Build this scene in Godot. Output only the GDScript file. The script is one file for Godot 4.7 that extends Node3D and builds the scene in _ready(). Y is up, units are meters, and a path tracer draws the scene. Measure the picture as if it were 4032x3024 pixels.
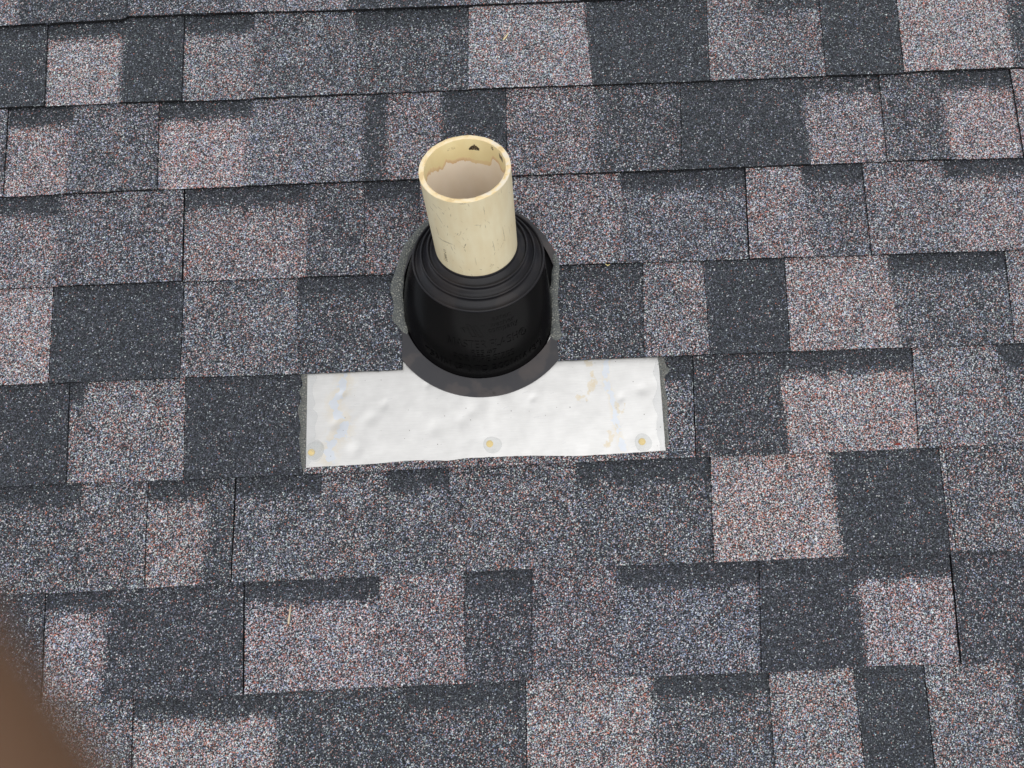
extends Node3D
# A vent pipe with its rubber boot and aluminium flashing on a roof of laminated asphalt shingles.
# Roof frame: x runs along the courses (u), y stands off the roof (n), z runs down the slope (-v).

const PITCH := 20.08
const ROOF_HEIGHT := 4.0
const TILE_LEFT := -0.88
const TILE_WIDTH := 1.8
const TILE_RISE := 1.2825
const EXPOSURE := 0.1425
const COURSE_PIXELS := Vector2i(2048, 205)
const COURSE_EDGES := [
	[-762.1,492.1,-571.1,494.8,-564.2,499.3,-370.5,498.7,-233.9,495.9,-40.7,496.1,121.9,495.9,454.3,498.3,822.9,501.3],
	[-751.9,354.6,-574.4,355.3,-372.9,353.4,-234.3,354.2,-3,354.9,281.1,352.4,489.3,354.1,613.6,351.8,616.8,354.7,798.4,354.5],
	[-741.2,211.6,-512.2,213.4,-234.7,213.2,-123.6,213.6,17.1,212.6,266.4,211.1,572.8,212.2,775.7,209.4],
	[-730.7,70.4,-466.3,70.3,-235.1,68.9,-168,68.9,80.5,71.6,255.3,70.5,555.2,67.6,754.5,66.2],
	[-720.1,-71.9,-459.7,-71.8,-297.1,-73.3,-150.2,-72.8,69.9,-69.3,244.2,-69.2,575.4,-71,732.2,-71.5],
	[-709.5,-214.4,-617.5,-213.8,-454.9,-215.4,-383.9,-215.2,-69.1,-214.1,232.8,-213.8,448.2,-214.4,562.9,-214,710,-213.3],
	[-698.7,-360.1,-636.3,-360.8,-502.1,-359,-387.1,-356.7,-239.4,-356.6,-71.5,-355.2,21.3,-354.8,224.6,-356.7,442.1,-356.1,587.1,-358.3,588.7,-355.9,687.9,-358.1],
	[-688.2,-501.8,-559.7,-499.8,-367.4,-500.8,-236.7,-498.6,-4.2,-498.6,170.3,-499.9,324.7,-500.9,457.5,-498.6,665.3,-501.8],
	[-688.2,-644.8,-559.7,-642.8,-367.4,-643.8,-236.7,-641.6,-4.2,-641.6,170.3,-642.9,324.7,-643.9,457.5,-641.6,665.3,-644.8],
]
# each tab of a course: right edge at its top and at its butt (mm along the course), tone, strength of the dark band at its top, lies in the lower layer, what its right edge is, warmth
const COURSE_TABS := [
	[[-745.8,-733.6,3,0,0,0,0.2],[-572.3,-565.5,0.9,0,0,2,0],[-395.2,-391.2,1.7,0,0,0,0],[-219.5,-230.3,3,0,0,0,0],[-81,-84.3,0.6,0,0,0,0],[148.6,131.3,2.6,0,0,1,0],[345.5,328.6,0.4,0,0,1,0],[868.7,822.9,2.4,1,1,1,0]],
	[[-691.4,-683.4,0.2,0,0,1,0],[-574.1,-571.6,4,1,1,0,0.3],[-479.8,-476.5,0.1,0,0,1,0],[-371.5,-369.4,3,1,1,1,0.2],[-213,-211.2,2,0,0,1,-0.2],[-39.3,-45,1.4,1,1,1,0],[140.3,144.3,3.7,0,0,1,0.1],[329.5,321.9,0.1,0,0,1,0],[401.5,391.5,2.9,0,0,0,0.2],[504.6,498.5,2.3,0.6,1,1,0.2],[624.4,616,0.25,0,0,2,0],[792.7,784.3,4,0,0,0,0.4],[961.2,932.3,1,0,0,1,0]],
	[[-742.1,-735.8,2,0,0,1,0],[-641.9,-645.6,3.6,1,1,0,0.5],[-513.6,-508.1,2,0,0,1,-0.1],[-376,-380,4,1,1,0,0.5],[-203.3,-205.2,2.6,0,0,0,-0.5],[-164.7,-173,0.4,0,0,0,0],[-86,-85.1,2.9,0,0,0,0.1],[12.5,9.6,0,0,0,1,0],[148.2,138,2.6,0,0,0,0.3],[278.4,267.8,1.1,0,0,2,0],[460.4,459.1,0.1,0,0,0,0],[580.8,573.5,3.2,0.8,1,1,0.2],[672.1,669.7,1.6,0,0,0,0],[780.9,775.7,3.9,1,1,1,0.5],[963.2,933.9,3.4,0,0,1,0.2]],
	[[-652.9,-645.1,3,1,1,0,0.2],[-471,-466.3,2.1,0,0,2,0],[-285.5,-288.7,3.2,1,1,1,0.6],[-203.7,-201.6,1.5,0,0,1,0],[-121.8,-121,2.2,1,1,1,0.4],[177.6,176,2.8,0,0,1,0.2],[363.8,354.8,2.1,1,1,2,-0.4],[444.5,447.6,3.3,0,0,0,0.4],[537.8,531.7,2.1,1,1,1,0],[656.4,652.2,2.7,0,0,0,0.2],[922.7,908.1,3.3,1,1,1,0.4]],
	[[-655.6,-650.2,4,0,0,2,0.4],[-466.3,-464.9,0,0,0,1,0],[-302.3,-297.1,2.3,0,0,1,0],[-33.8,-38.6,1.3,1,1,1,-0.3],[200.7,192.2,1.2,0.6,1,1,0],[289.1,286.3,2.9,0,0,1,0.3],[407.7,399.5,0,0,0,2,0],[555.5,558.9,3.8,0,0,0,0.5],[729.6,719.1,1.9,1,1,1,-0.2],[910.7,903.1,3.2,0,0,1,0.3]],
	[[-624.4,-617.5,0.1,0,0,1,0],[-602.8,-594.5,2.9,1,1,0,0.2],[-459.6,-454.9,3,0,0,1,0.1],[-295.3,-290.4,0,0,0,1,0],[223.1,211.6,2.6,0,0,1,0.4],[262.7,254,2.3,1,1,2,-0.5],[382.2,383.9,0.8,0,0,1,0.4],[575.6,562.9,4,1,1,1,0.5],[696.6,690,2.9,0,0,0,0],[879.2,870.8,2.2,1,1,1,0]],
	[[-599.4,-591.4,1.8,1,1,1,0.1],[-506.9,-503.3,2.3,0,0,1,0.1],[-419.6,-426.5,3.4,1,1,0,0.6],[-385.6,-387.1,1.2,0,0,2,0],[-266.1,-266.4,2.2,1,1,1,-0.4],[-174.8,-176.8,2.2,0,0,1,0.1],[-89.3,-93.4,2,1,1,1,-0.5],[87.1,81.6,2.2,0,0,1,0.1],[274.7,266.1,1.9,1,1,1,-0.1],[438.5,442.1,4,0,0,0,0.7],[593.6,587.1,0.1,0,0,1,0],[602.6,595,2.4,0,0,2,0.3],[886.2,856,2.2,0,0,1,0.2]],
	[[-639.9,-633.4,0.9,0,0,1,0],[-553,-557.9,3.6,1,1,0,0.3],[-371.3,-367.4,0.8,0,0,2,0],[-187.3,-188.4,3.5,1,1,1,0.4],[-72.3,-75.2,3,0,0,1,0.6],[20.1,14.1,1.3,1,1,1,-0.2],[135.3,127.4,2.3,0,0,0,0.3],[329.2,316.7,2.3,1,1,1,-0.6],[457.8,456.9,0.2,0,0,0,0],[590.4,581.3,3.7,1,1,2,0.4],[864.7,848,1.1,0,0,1,0]],
	[[-514.8,-509.8,2.6,0,0,1,0.1],[-323.2,-326.6,3.8,1,1,0,0.4],[-157,-157,1.1,0,0,1,0],[-4.2,-8.7,1.6,1,1,1,0.3],[5.6,0.3,0.8,0,0,2,0],[170.7,168.4,3.7,0,0,0,0.5],[327.4,321.7,2,1,1,1,0.2],[440.9,438.8,3.3,0,0,1,0.3],[534.4,528.1,0.2,0,0,1,0],[650.6,640.1,3,0,0,0,0.2],[856.6,840.9,1,0,0,1,0]],
]
const METAL_EDGE := [-285.7,-72.3,-223.2,-71.9,-149.5,-71.3,-65.1,-69.5,73.5,-67.9,213.1,-69.5,212.8,-138.4,212.5,-203,182.7,-203.7,153.3,-204.4,124.5,-205.2,88.3,-205.6,47.1,-203.2,9.1,-202,-30.3,-202,-65.8,-202.4,-91.7,-204.6,-109.1,-203.5,-133.6,-202.2,-152.3,-202.7,-188.4,-204.4,-223.9,-205.3,-256.1,-205.5,-287.3,-206.1]
const CUTOUT := [-151.4,-93.9,-148.9,-23.4,-157.1,0.9,-161.9,35.5,-153.4,70,-140.8,101.1,-123.4,125.2,-99,152.8,-37.3,166,16.9,156.4,36.7,143.4,59.3,117.4,72.9,92,77.9,70.7,73.5,25.6,69.4,-15.5,69.2,-46.1,70.6,-83.2]
const SEAL_LEFT := [-108.3,147.6,-120.7,140.3,-133.1,125.9,-144.9,110.8,-151.9,92.7,-159.6,69.2,-163.8,57.6,-166,43.1,-162.2,29.1,-161.8,15.3,-164,0.4,-156.8,-8.8,-150.3,-17.9,-143.2,-22.3,-141.8,-18.3,-142.9,-10.1,-146.1,1,-147.1,20.2,-148.1,37.5,-146.5,54.7,-144.9,72.1,-140.6,88,-135,99.8,-128,112.2,-118.4,122.4,-112.1,129.2,-105.9,136.1]
const SEAL_RIGHT := [73.9,88.8,79.3,75.9,78.4,59.1,77,43.9,74.6,24.6,74.9,4,75.2,-16.5,77,-32.9,70.7,-40.1,63.6,-37.1,61.2,-30.9,63.1,-19.4,61,-9.1,61.1,5.9,64.5,21.6,62.3,30.7,66.4,45.7,67.8,61,71.1,73.4,69.6,83.3]
const SEAL_STRIP_LEFT := [-284.9,-72.3,-276.4,-72.6,-279.7,-66.5,-285.6,-64.9,-291.5,-68.7,-295.4,-75.9,-292.7,-88,-297.2,-98.4,-293.9,-109.1,-298.4,-123.4,-296.3,-137.3,-294.3,-150.5,-296.1,-165.3,-294.1,-182.9,-292.7,-199,-289.4,-210.7,-286.8,-206.3,-285.7,-173.6,-285.3,-134.5]
const SEAL_FILM_LEFT := [-284.8,-72.6,-274.9,-74.3,-272.3,-79.8,-276.9,-89.6,-278.1,-100.2,-275.5,-109.6,-274.1,-118.2,-276.7,-124.1,-271.5,-130.2,-270.8,-138.1,-274,-149.1,-272.7,-160.9,-274.6,-167.3,-268.8,-168.2,-262.3,-175.6,-261.7,-186,-266.2,-195.5,-272.6,-199.1,-277.8,-197.6,-285.5,-204.3,-286.3,-173.3,-285.8,-134.2]
const SEAL_STRIP_RIGHT := [212.1,-69.6,219.4,-69.9,221.7,-74.1,223,-82.2,227.2,-87.7,224.8,-93.6,220.6,-97.4,219,-109.4,219.9,-124,220.9,-135.9,218.8,-155.5,218.6,-175,218,-191.2,214.8,-198.8,211.3,-203.2,211.8,-161.7,212.2,-122.3,212.2,-95.8]
const SEAL_FILM_RIGHT := [210.5,-69.8,207,-81.8,203.6,-92.3,206.8,-101.8,208,-112.5,202.4,-126.9,199.9,-133.4,201.8,-144,205,-153.3,202.9,-164.4,202.3,-180.6,204.7,-191.8,205.2,-202.8,211.7,-202.4,212.8,-161.5,213.2,-122,212.6,-95.4,212.4,-70.6]
const NAIL_SPOTS := [-278.6,-185.3,-30.9,-183.6,180.7,-189.4]
const DAB_SPOTS := [-274.1,-182.9,-27.1,-185.3,182.3,-190.8]
const TWIG := [-310.5,-416.7,-309.6,-413.8,-306.1,-388.7]
const STRAW := [12.1,435.8,16.6,440.7,21.1,446.8]
const LEAF_BIT := [529.4,-208.8,534.2,-207,540,-206.9]
const SEED_CURL := [145.6,69.9,148.8,67,152.3,68.9]

var roof_frame: Transform3D
var rng := RandomNumberGenerator.new()
var taken := {}
var edge_asphalt: StandardMaterial3D
var course_materials: Array[StandardMaterial3D] = []
var ragged := FastNoiseLite.new()
var patches := FastNoiseLite.new()


func _ready() -> void:
	rng.seed = 41
	ragged.seed = 5
	ragged.frequency = 90.0
	patches.seed = 9
	patches.frequency = 14.0
	patches.fractal_octaves = 3
	roof_frame = Transform3D(Basis(Vector3.RIGHT, deg_to_rad(PITCH)), Vector3(0, ROOF_HEIGHT, 0))

	# camera
	var camera := Camera3D.new()
	camera.name = "camera"
	camera.fov = 53.13
	camera.near = 0.004
	camera.far = 900.0
	camera.transform = roof_frame * Transform3D(Basis(Vector3(0.99915, -0.00388, 0.04108), Vector3(0.04113, 0.17329, -0.98401), Vector3(-0.0033, 0.98486, 0.1733)), Vector3(0, 1.0735, 0.28803))
	var lens := CameraAttributesPhysical.new()
	lens.frustum_focal_length = 24.0
	lens.frustum_near = 0.004
	lens.frustum_far = 900.0
	lens.exposure_aperture = 7.5
	lens.frustum_focus_distance = 1.04
	lens.exposure_multiplier = 1.0
	camera.attributes = lens
	camera.fov = 53.13
	add_child(camera)
	camera.current = true

	# overcast sky
	var sky_look := ProceduralSkyMaterial.new()
	sky_look.sky_top_color = Color(0.94, 0.967, 1.0)
	sky_look.sky_horizon_color = Color(0.915, 0.94, 0.975)
	sky_look.sky_curve = 0.25
	sky_look.sky_energy_multiplier = 1.0
	sky_look.ground_bottom_color = Color(0.10, 0.11, 0.08)
	sky_look.ground_horizon_color = Color(0.30, 0.32, 0.30)
	sky_look.sun_angle_max = 40.0
	sky_look.sun_curve = 0.1
	var sky := Sky.new()
	sky.sky_material = sky_look
	var env := Environment.new()
	env.background_mode = Environment.BG_SKY
	env.sky = sky
	env.background_energy_multiplier = 0.92
	env.tonemap_mode = Environment.TONE_MAPPER_LINEAR
	env.tonemap_exposure = 1.4
	env.sdfgi_enabled = true
	env.ssao_enabled = true
	env.ssil_enabled = true
	var world := WorldEnvironment.new()
	world.name = "sky"
	world.environment = env
	add_child(world)

	# the sun behind thick cloud
	var sun := DirectionalLight3D.new()
	sun.name = "sun"
	sun.light_energy = 0.42
	sun.light_angular_distance = 85.0
	sun.light_color = Color(1.0, 0.995, 0.985)
	sun.shadow_enabled = true
	sun.rotation_degrees = Vector3(-42, 16, 0)
	add_child(sun)

	build_ground()
	build_roof()
	build_flashing()
	build_pipe()
	build_sealant()
	build_nails()
	build_debris()
	build_hand()


# ---------------------------------------------------------------- helpers

func numbered(called: String) -> String:
	var n: int = taken.get(called, 0)
	taken[called] = n + 1
	return called if n == 0 else "%s_%03d" % [called, n]


func at(u: float, v: float, n: float) -> Vector3:
	return Vector3(u, n, -v)


# a top-level thing whose base is at (u, v) on the roof
func thing(called: String, label: String, category: String, where := Vector3.ZERO, group := "") -> Node3D:
	var o := Node3D.new()
	o.name = numbered(called)
	o.transform = roof_frame * Transform3D(Basis.IDENTITY, where)
	o.set_meta("label", label)
	o.set_meta("category", category)
	if group:
		o.set_meta("group", group)
	add_child(o, true)
	return o


func part(called: String, mesh: Mesh, parent: Node, where := Vector3.ZERO) -> MeshInstance3D:
	var o := MeshInstance3D.new()
	o.name = called
	o.mesh = mesh
	o.position = where
	parent.add_child(o, true)
	return o


func linear_color(r: float, g: float, b: float) -> Color:
	return Color(r, g, b).linear_to_srgb()


func plain_look(c: Color, rough: float, spec := 0.5, metal := 0.0) -> StandardMaterial3D:
	var m := StandardMaterial3D.new()
	m.albedo_color = c
	m.roughness = rough
	m.metallic_specular = spec
	m.metallic = metal
	return m


class Builder:
	var points := PackedVector3Array()
	var normals := PackedVector3Array()
	var uvs := PackedVector2Array()

	# one triangle, wound so that its front shows on the side of `out`
	func tri(a: Vector3, b: Vector3, c: Vector3, out: Vector3, ta := Vector2.ZERO, tb := Vector2.ZERO, tc := Vector2.ZERO, na := Vector3.ZERO, nb := Vector3.ZERO, nc := Vector3.ZERO) -> void:
		var n := (b - a).cross(c - a)
		if n.length_squared() < 1e-20:
			return
		n = n.normalized()
		if n.dot(out) < 0.0:
			n = -n
			points.append_array([a, b, c])
			uvs.append_array([ta, tb, tc])
			normals.append_array([n if na == Vector3.ZERO else na, n if nb == Vector3.ZERO else nb, n if nc == Vector3.ZERO else nc])
		else:
			points.append_array([a, c, b])
			uvs.append_array([ta, tc, tb])
			normals.append_array([n if na == Vector3.ZERO else na, n if nc == Vector3.ZERO else nc, n if nb == Vector3.ZERO else nb])

	func quad(a: Vector3, b: Vector3, c: Vector3, d: Vector3, out: Vector3, ta := Vector2.ZERO, tb := Vector2.ZERO, tc := Vector2.ZERO, td := Vector2.ZERO) -> void:
		tri(a, b, c, out, ta, tb, tc)
		tri(a, c, d, out, ta, tc, td)

	func add_to(mesh: ArrayMesh, look: Material) -> void:
		if points.is_empty():
			return
		var a := []
		a.resize(Mesh.ARRAY_MAX)
		a[Mesh.ARRAY_VERTEX] = points
		a[Mesh.ARRAY_NORMAL] = normals
		a[Mesh.ARRAY_TEX_UV] = uvs
		mesh.add_surface_from_arrays(Mesh.PRIMITIVE_TRIANGLES, a)
		mesh.surface_set_material(mesh.get_surface_count() - 1, look)


func one_mesh(b: Builder, look: Material) -> ArrayMesh:
	var mesh := ArrayMesh.new()
	b.add_to(mesh, look)
	return mesh


# a grid of points (rows of equal length) as a smooth sheet whose front is on the side where `flip` says
func sheet(rows: Array, look: Material, flip := false, uv_rows := []) -> ArrayMesh:
	var st := SurfaceTool.new()
	st.begin(Mesh.PRIMITIVE_TRIANGLES)
	st.set_smooth_group(0)
	var w: int = rows[0].size()
	for r in rows.size():
		for c in w:
			st.set_uv(uv_rows[r][c] if uv_rows else Vector2(float(c) / (w - 1), float(r) / (rows.size() - 1)))
			st.add_vertex(rows[r][c])
	for r in rows.size() - 1:
		for c in w - 1:
			var a: int = r * w + c
			var q: Array = [a, a + 1, a + w, a + 1, a + w + 1, a + w]
			if flip:
				q.reverse()
			for k in q:
				st.add_index(k)
	st.generate_normals()
	var mesh: ArrayMesh = st.commit()
	mesh.surface_set_material(0, look)
	return mesh


func outline(list: Array, about := Vector2.ZERO) -> PackedVector2Array:
	var p := PackedVector2Array()
	for i in range(0, list.size(), 2):
		p.append(Vector2(list[i], list[i + 1]) * 0.001 - about)
	return p


func image_texture(img: Image) -> ImageTexture:
	return ImageTexture.create_from_image(img)


# ---------------------------------------------------------------- ground

func build_ground() -> void:
	var look := plain_look(linear_color(0.045, 0.07, 0.03), 0.95, 0.2)
	var n := NoiseTexture2D.new()
	n.width = 256
	n.height = 256
	n.seamless = true
	var f := FastNoiseLite.new()
	f.seed = 3
	f.frequency = 0.05
	n.noise = f
	look.uv1_triplanar = true
	look.uv1_world_triplanar = true
	look.uv1_scale = Vector3.ONE * 0.3
	look.roughness_texture = n
	var b := Builder.new()
	b.quad(Vector3(-300, 0, -300), Vector3(300, 0, -300), Vector3(300, 0, 300), Vector3(-300, 0, 300), Vector3.UP)
	var g := part("ground", one_mesh(b, look), self)
	g.set_meta("kind", "structure")
	g.set_meta("label", "lawn far below the edge of the roof")


# ---------------------------------------------------------------- roof

# the granules: black, charcoal, grey, slate blue, pale, rust, brown, pink
func granule_colors() -> Array:
	return [Color8(33, 35, 40), Color8(62, 66, 74), Color8(104, 108, 117), Color8(143, 154, 184), Color8(214, 221, 230), Color8(176, 110, 96), Color8(130, 111, 113), Color8(207, 179, 182)]


const GRANULE_SHARES := [
	[0.26, 0.54, 0.165, 0.008, 0.022, 0.004, 0.001, 0.0],
	[0.27, 0.42, 0.15, 0.03, 0.08, 0.025, 0.02, 0.005],
	[0.21, 0.30, 0.15, 0.09, 0.14, 0.055, 0.04, 0.015],
	[0.15, 0.21, 0.16, 0.11, 0.21, 0.09, 0.04, 0.03],
	[0.08, 0.11, 0.15, 0.13, 0.30, 0.13, 0.04, 0.06],
]


func course_v(k: int) -> float:
	return 0.4970 - EXPOSURE * k


func make_course_material(k: int) -> StandardMaterial3D:
	var w := COURSE_PIXELS.x
	var h := COURSE_PIXELS.y
	var data := PackedByteArray()
	data.resize(w * h * 3)
	for i in w * h:
		data[i * 3] = 31
		data[i * 3 + 1] = 33
		data[i * 3 + 2] = 38
	var texel := TILE_WIDTH / w
	var palette := granule_colors()
	var red := PackedByteArray()
	var green := PackedByteArray()
	var blue := PackedByteArray()
	for c: Color in palette:
		for s in 16:
			var g := 0.78 + 0.44 * s / 15.0
			red.append(clampi(int(c.r8 * g * rng.randf_range(0.95, 1.05)), 0, 255))
			green.append(clampi(int(c.g8 * g * rng.randf_range(0.96, 1.04)), 0, 255))
			blue.append(clampi(int(c.b8 * g * rng.randf_range(0.95, 1.05)), 0, 255))
	var tabs: Array = COURSE_TABS[k]
	var count := tabs.size()
	var vk := course_v(k)
	var v_top := vk + 0.172
	var step := 1.18
	var shares := []
	for t in 41:
		var lo := mini(t / 10, 3)
		var f := t / 10.0 - lo
		var row := PackedFloat32Array()
		for c in 8:
			row.append(lerpf(GRANULE_SHARES[lo][c], GRANULE_SHARES[lo + 1][c], f))
		shares.append(row)
	var right := PackedFloat32Array()
	right.resize(count)
	var ny := int(h / step) + 1
	var nx := int(w / step) + 1
	for iy in ny:
		var v := v_top - iy * step * texel
		var f := clampf((v - vk) / EXPOSURE, -0.1, 1.2)
		for i in count:
			right[i] = lerpf(tabs[i][1], tabs[i][0], f) * 0.001
		var i_now := 0
		var dull := 0.0
		var warm := 0.0
		for ix in nx:
			var u := TILE_LEFT + ix * step * texel
			while i_now < count - 1 and u > right[i_now]:
				i_now += 1
			var i := i_now
			var j := (rng.randf() + rng.randf() - 1.0) * 0.009
			if i < count - 1 and tabs[i][5] == 0 and u + j > right[i]:
				i += 1
			elif i > 0 and tabs[i - 1][5] == 0 and u + j < right[i - 1]:
				i -= 1
			if ix % 6 == 0:
				dull = patches.get_noise_2d(u * 1.3 + k * 7.0, v * 1.3) * 0.7
				warm = patches.get_noise_2d(u * 1.6 + 31.0, v * 1.6 + k * 3.0) * 1.3
			var tab: Array = tabs[i]
			var tone: float = tab[2] + dull
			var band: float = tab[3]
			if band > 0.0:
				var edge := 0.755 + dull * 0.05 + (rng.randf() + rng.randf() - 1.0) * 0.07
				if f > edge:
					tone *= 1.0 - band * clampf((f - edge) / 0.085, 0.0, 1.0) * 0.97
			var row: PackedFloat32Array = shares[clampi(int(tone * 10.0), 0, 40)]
			var r := rng.randf()
			var c := 0
			while c < 7 and r > row[c]:
				r -= row[c]
				c += 1
			# a patch leans to rust or to slate blue
			var lean: float = tab[6] + warm
			if c == 3 and lean > 0.0 and rng.randf() < lean * 0.7:
				c = 5 if rng.randf() < 0.7 else 7
			elif c == 5 and lean < 0.0 and rng.randf() < -lean * 0.8:
				c = 3
			var pick := c * 16 + (rng.randi() & 15)
			var x := int(ix * step + rng.randf() * 1.4)
			var y := int(iy * step + rng.randf() * 1.4)
			if x >= w - 1 or y >= h - 1:
				continue
			var p := (y * w + x) * 3
			var cr := red[pick]
			var cg := green[pick]
			var cb := blue[pick]
			data[p] = cr
			data[p + 1] = cg
			data[p + 2] = cb
			var shape := rng.randi() & 3
			if shape > 1:
				data[p + 3] = cr
				data[p + 4] = cg
				data[p + 5] = cb
			if shape & 1:
				p += w * 3
				data[p] = cr
				data[p + 1] = cg
				data[p + 2] = cb
	var img := Image.create_from_data(w, h, false, Image.FORMAT_RGB8, data)
	var relief: Image = img.duplicate()
	relief.convert(Image.FORMAT_RGBA8)
	relief.bump_map_to_normal_map(1.6)
	var m := StandardMaterial3D.new()
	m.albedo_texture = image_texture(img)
	m.normal_enabled = true
	m.normal_scale = 0.8
	m.normal_texture = image_texture(relief)
	m.roughness = 0.72
	m.metallic_specular = 0.35
	return m


# the butt line of course k in metres, carried on to both ends of the tile
func butt_line(k: int) -> PackedVector2Array:
	var given := outline(COURSE_EDGES[k])
	var p := PackedVector2Array([Vector2(TILE_LEFT, course_v(k))])
	p.append_array(given)
	p.append(Vector2(TILE_LEFT + TILE_WIDTH, course_v(k)))
	return p


func butt_v(line: PackedVector2Array, u: float) -> float:
	for i in line.size() - 1:
		if u <= line[i + 1].x:
			return lerpf(line[i].y, line[i + 1].y, clampf((u - line[i].x) / maxf(line[i + 1].x - line[i].x, 1e-5), 0.0, 1.0))
	return line[-1].y


# the outline of a piece between two slanting sides, with an uneven cut butt
func piece_outline(line: PackedVector2Array, left_butt: float, left_top: float, right_butt: float, right_top: float, head: float, k: int) -> PackedVector2Array:
	var p := PackedVector2Array()
	var n := maxi(2, int((right_butt - left_butt) / 0.006))
	for i in n + 1:
		var u := lerpf(left_butt, right_butt, float(i) / n)
		p.append(Vector2(u, butt_v(line, u) + ragged.get_noise_2d(u, k * 3.1) * 0.0011 + rng.randf_range(-0.00025, 0.00025)))
	for i in 13:
		var f := (i + 1) / 14.0
		p.append(Vector2(lerpf(right_butt, right_top, f * head) + ragged.get_noise_2d(f * 0.2, right_butt * 5.0) * 0.0007, butt_v(line, right_butt) + f * head * EXPOSURE))
	p.append(Vector2(lerpf(right_butt, right_top, head), course_v(k) + head * EXPOSURE))
	p.append(Vector2(lerpf(left_butt, left_top, head), course_v(k) + head * EXPOSURE))
	for i in 13:
		var f := 1.0 - (i + 1) / 14.0
		p.append(Vector2(lerpf(left_butt, left_top, f * head) + ragged.get_noise_2d(f * 0.2, left_butt * 5.0) * 0.0007, butt_v(line, left_butt) + f * head * EXPOSURE))
	return p


# a slab over an outline whose face rises from the head to the butt; `lift` sets its face, `thick` its depth
func slab(poly: PackedVector2Array, k: int, lift: float, thick: float, look: Material) -> ArrayMesh:
	var mesh := ArrayMesh.new()
	var face := Builder.new()
	var side := Builder.new()
	var vk := course_v(k)
	var curl := rng.randf_range(-0.0006, 0.0006)
	var top := PackedVector3Array()
	var uv := PackedVector2Array()
	for q in poly:
		var s := clampf(1.0 - (q.y - vk) / EXPOSURE, -0.4, 1.05)
		top.append(at(q.x, q.y, 0.0015 + 0.0068 * s + lift + curl * maxf(s, 0.0)))
		uv.append(Vector2((q.x - TILE_LEFT) / TILE_WIDTH, (vk + 0.172 - q.y) / 0.18))
	var cut := Geometry2D.triangulate_polygon(poly)
	for i in range(0, cut.size(), 3):
		face.tri(top[cut[i]], top[cut[i + 1]], top[cut[i + 2]], Vector3.UP, uv[cut[i]], uv[cut[i + 1]], uv[cut[i + 2]])
	var down := Vector3(0, -thick, 0)
	var turn := -1.0 if Geometry2D.is_polygon_clockwise(poly) else 1.0
	for i in poly.size():
		var j := (i + 1) % poly.size()
		var d := poly[j] - poly[i]
		var out := at(d.y, -d.x, 0) * turn
		side.quad(top[i], top[j], top[j] + down, top[i] + down, out, uv[i], uv[j], uv[j], uv[i])
	face.add_to(mesh, look)
	side.add_to(mesh, edge_asphalt)
	return mesh


func clipped(poly: PackedVector2Array, hole: PackedVector2Array) -> Array:
	if hole.is_empty():
		return [poly]
	var kept := []
	for q: PackedVector2Array in Geometry2D.clip_polygons(poly, hole):
		if not Geometry2D.is_polygon_clockwise(q) and q.size() > 2:
			kept.append(q)
	return kept


# the shingles of one course across one width of the tile
func build_course(roof: Node3D, k: int, hole: PackedVector2Array, where: Vector3) -> void:
	var line := butt_line(k)
	var tabs: Array = COURSE_TABS[k]
	var look := course_materials[k]
	var end := TILE_LEFT + TILE_WIDTH
	var first := 0
	var start_butt := TILE_LEFT
	var start_top := TILE_LEFT
	while first < tabs.size():
		var last := first
		while last < tabs.size() - 1 and tabs[last][5] != 2:
			last += 1
		var stop_butt: float = minf(tabs[last][1] * 0.001, end) if last < tabs.size() - 1 else end
		var stop_top: float = minf(tabs[last][0] * 0.001, end) if last < tabs.size() - 1 else end
		# the lower layer runs the whole length of the shingle
		var strip := piece_outline(line, start_butt + 0.0006, start_top + 0.0006, stop_butt - 0.0006, stop_top - 0.0006, 1.16, k)
		var shingle: MeshInstance3D
		for q: PackedVector2Array in clipped(strip, hole):
			if shingle == null:
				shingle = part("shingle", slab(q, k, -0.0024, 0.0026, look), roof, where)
			else:
				part("shingle", slab(q, k, -0.0024, 0.0026, look), roof, where)
		var left_butt := start_butt
		var left_top := start_top
		var left_edge := 2
		for i in range(first, last + 1):
			var right_butt: float = stop_butt if i == last else tabs[i][1] * 0.001
			var right_top: float = stop_top if i == last else tabs[i][0] * 0.001
			if tabs[i][4] == 0 and right_butt - left_butt > 0.003:
				var ins_l := 0.0005 if left_edge > 0 else 0.0
				var ins_r := 0.0005 if tabs[i][5] > 0 else 0.0
				var poly := piece_outline(line, left_butt + ins_l, left_top + ins_l, right_butt - ins_r, right_top - ins_r, 1.10, k)
				for q: PackedVector2Array in clipped(poly, hole):
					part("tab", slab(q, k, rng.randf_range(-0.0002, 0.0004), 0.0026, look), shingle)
			left_butt = right_butt
			left_top = right_top
			left_edge = tabs[i][5]
		start_butt = stop_butt
		start_top = stop_top
		first = last + 1


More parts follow.
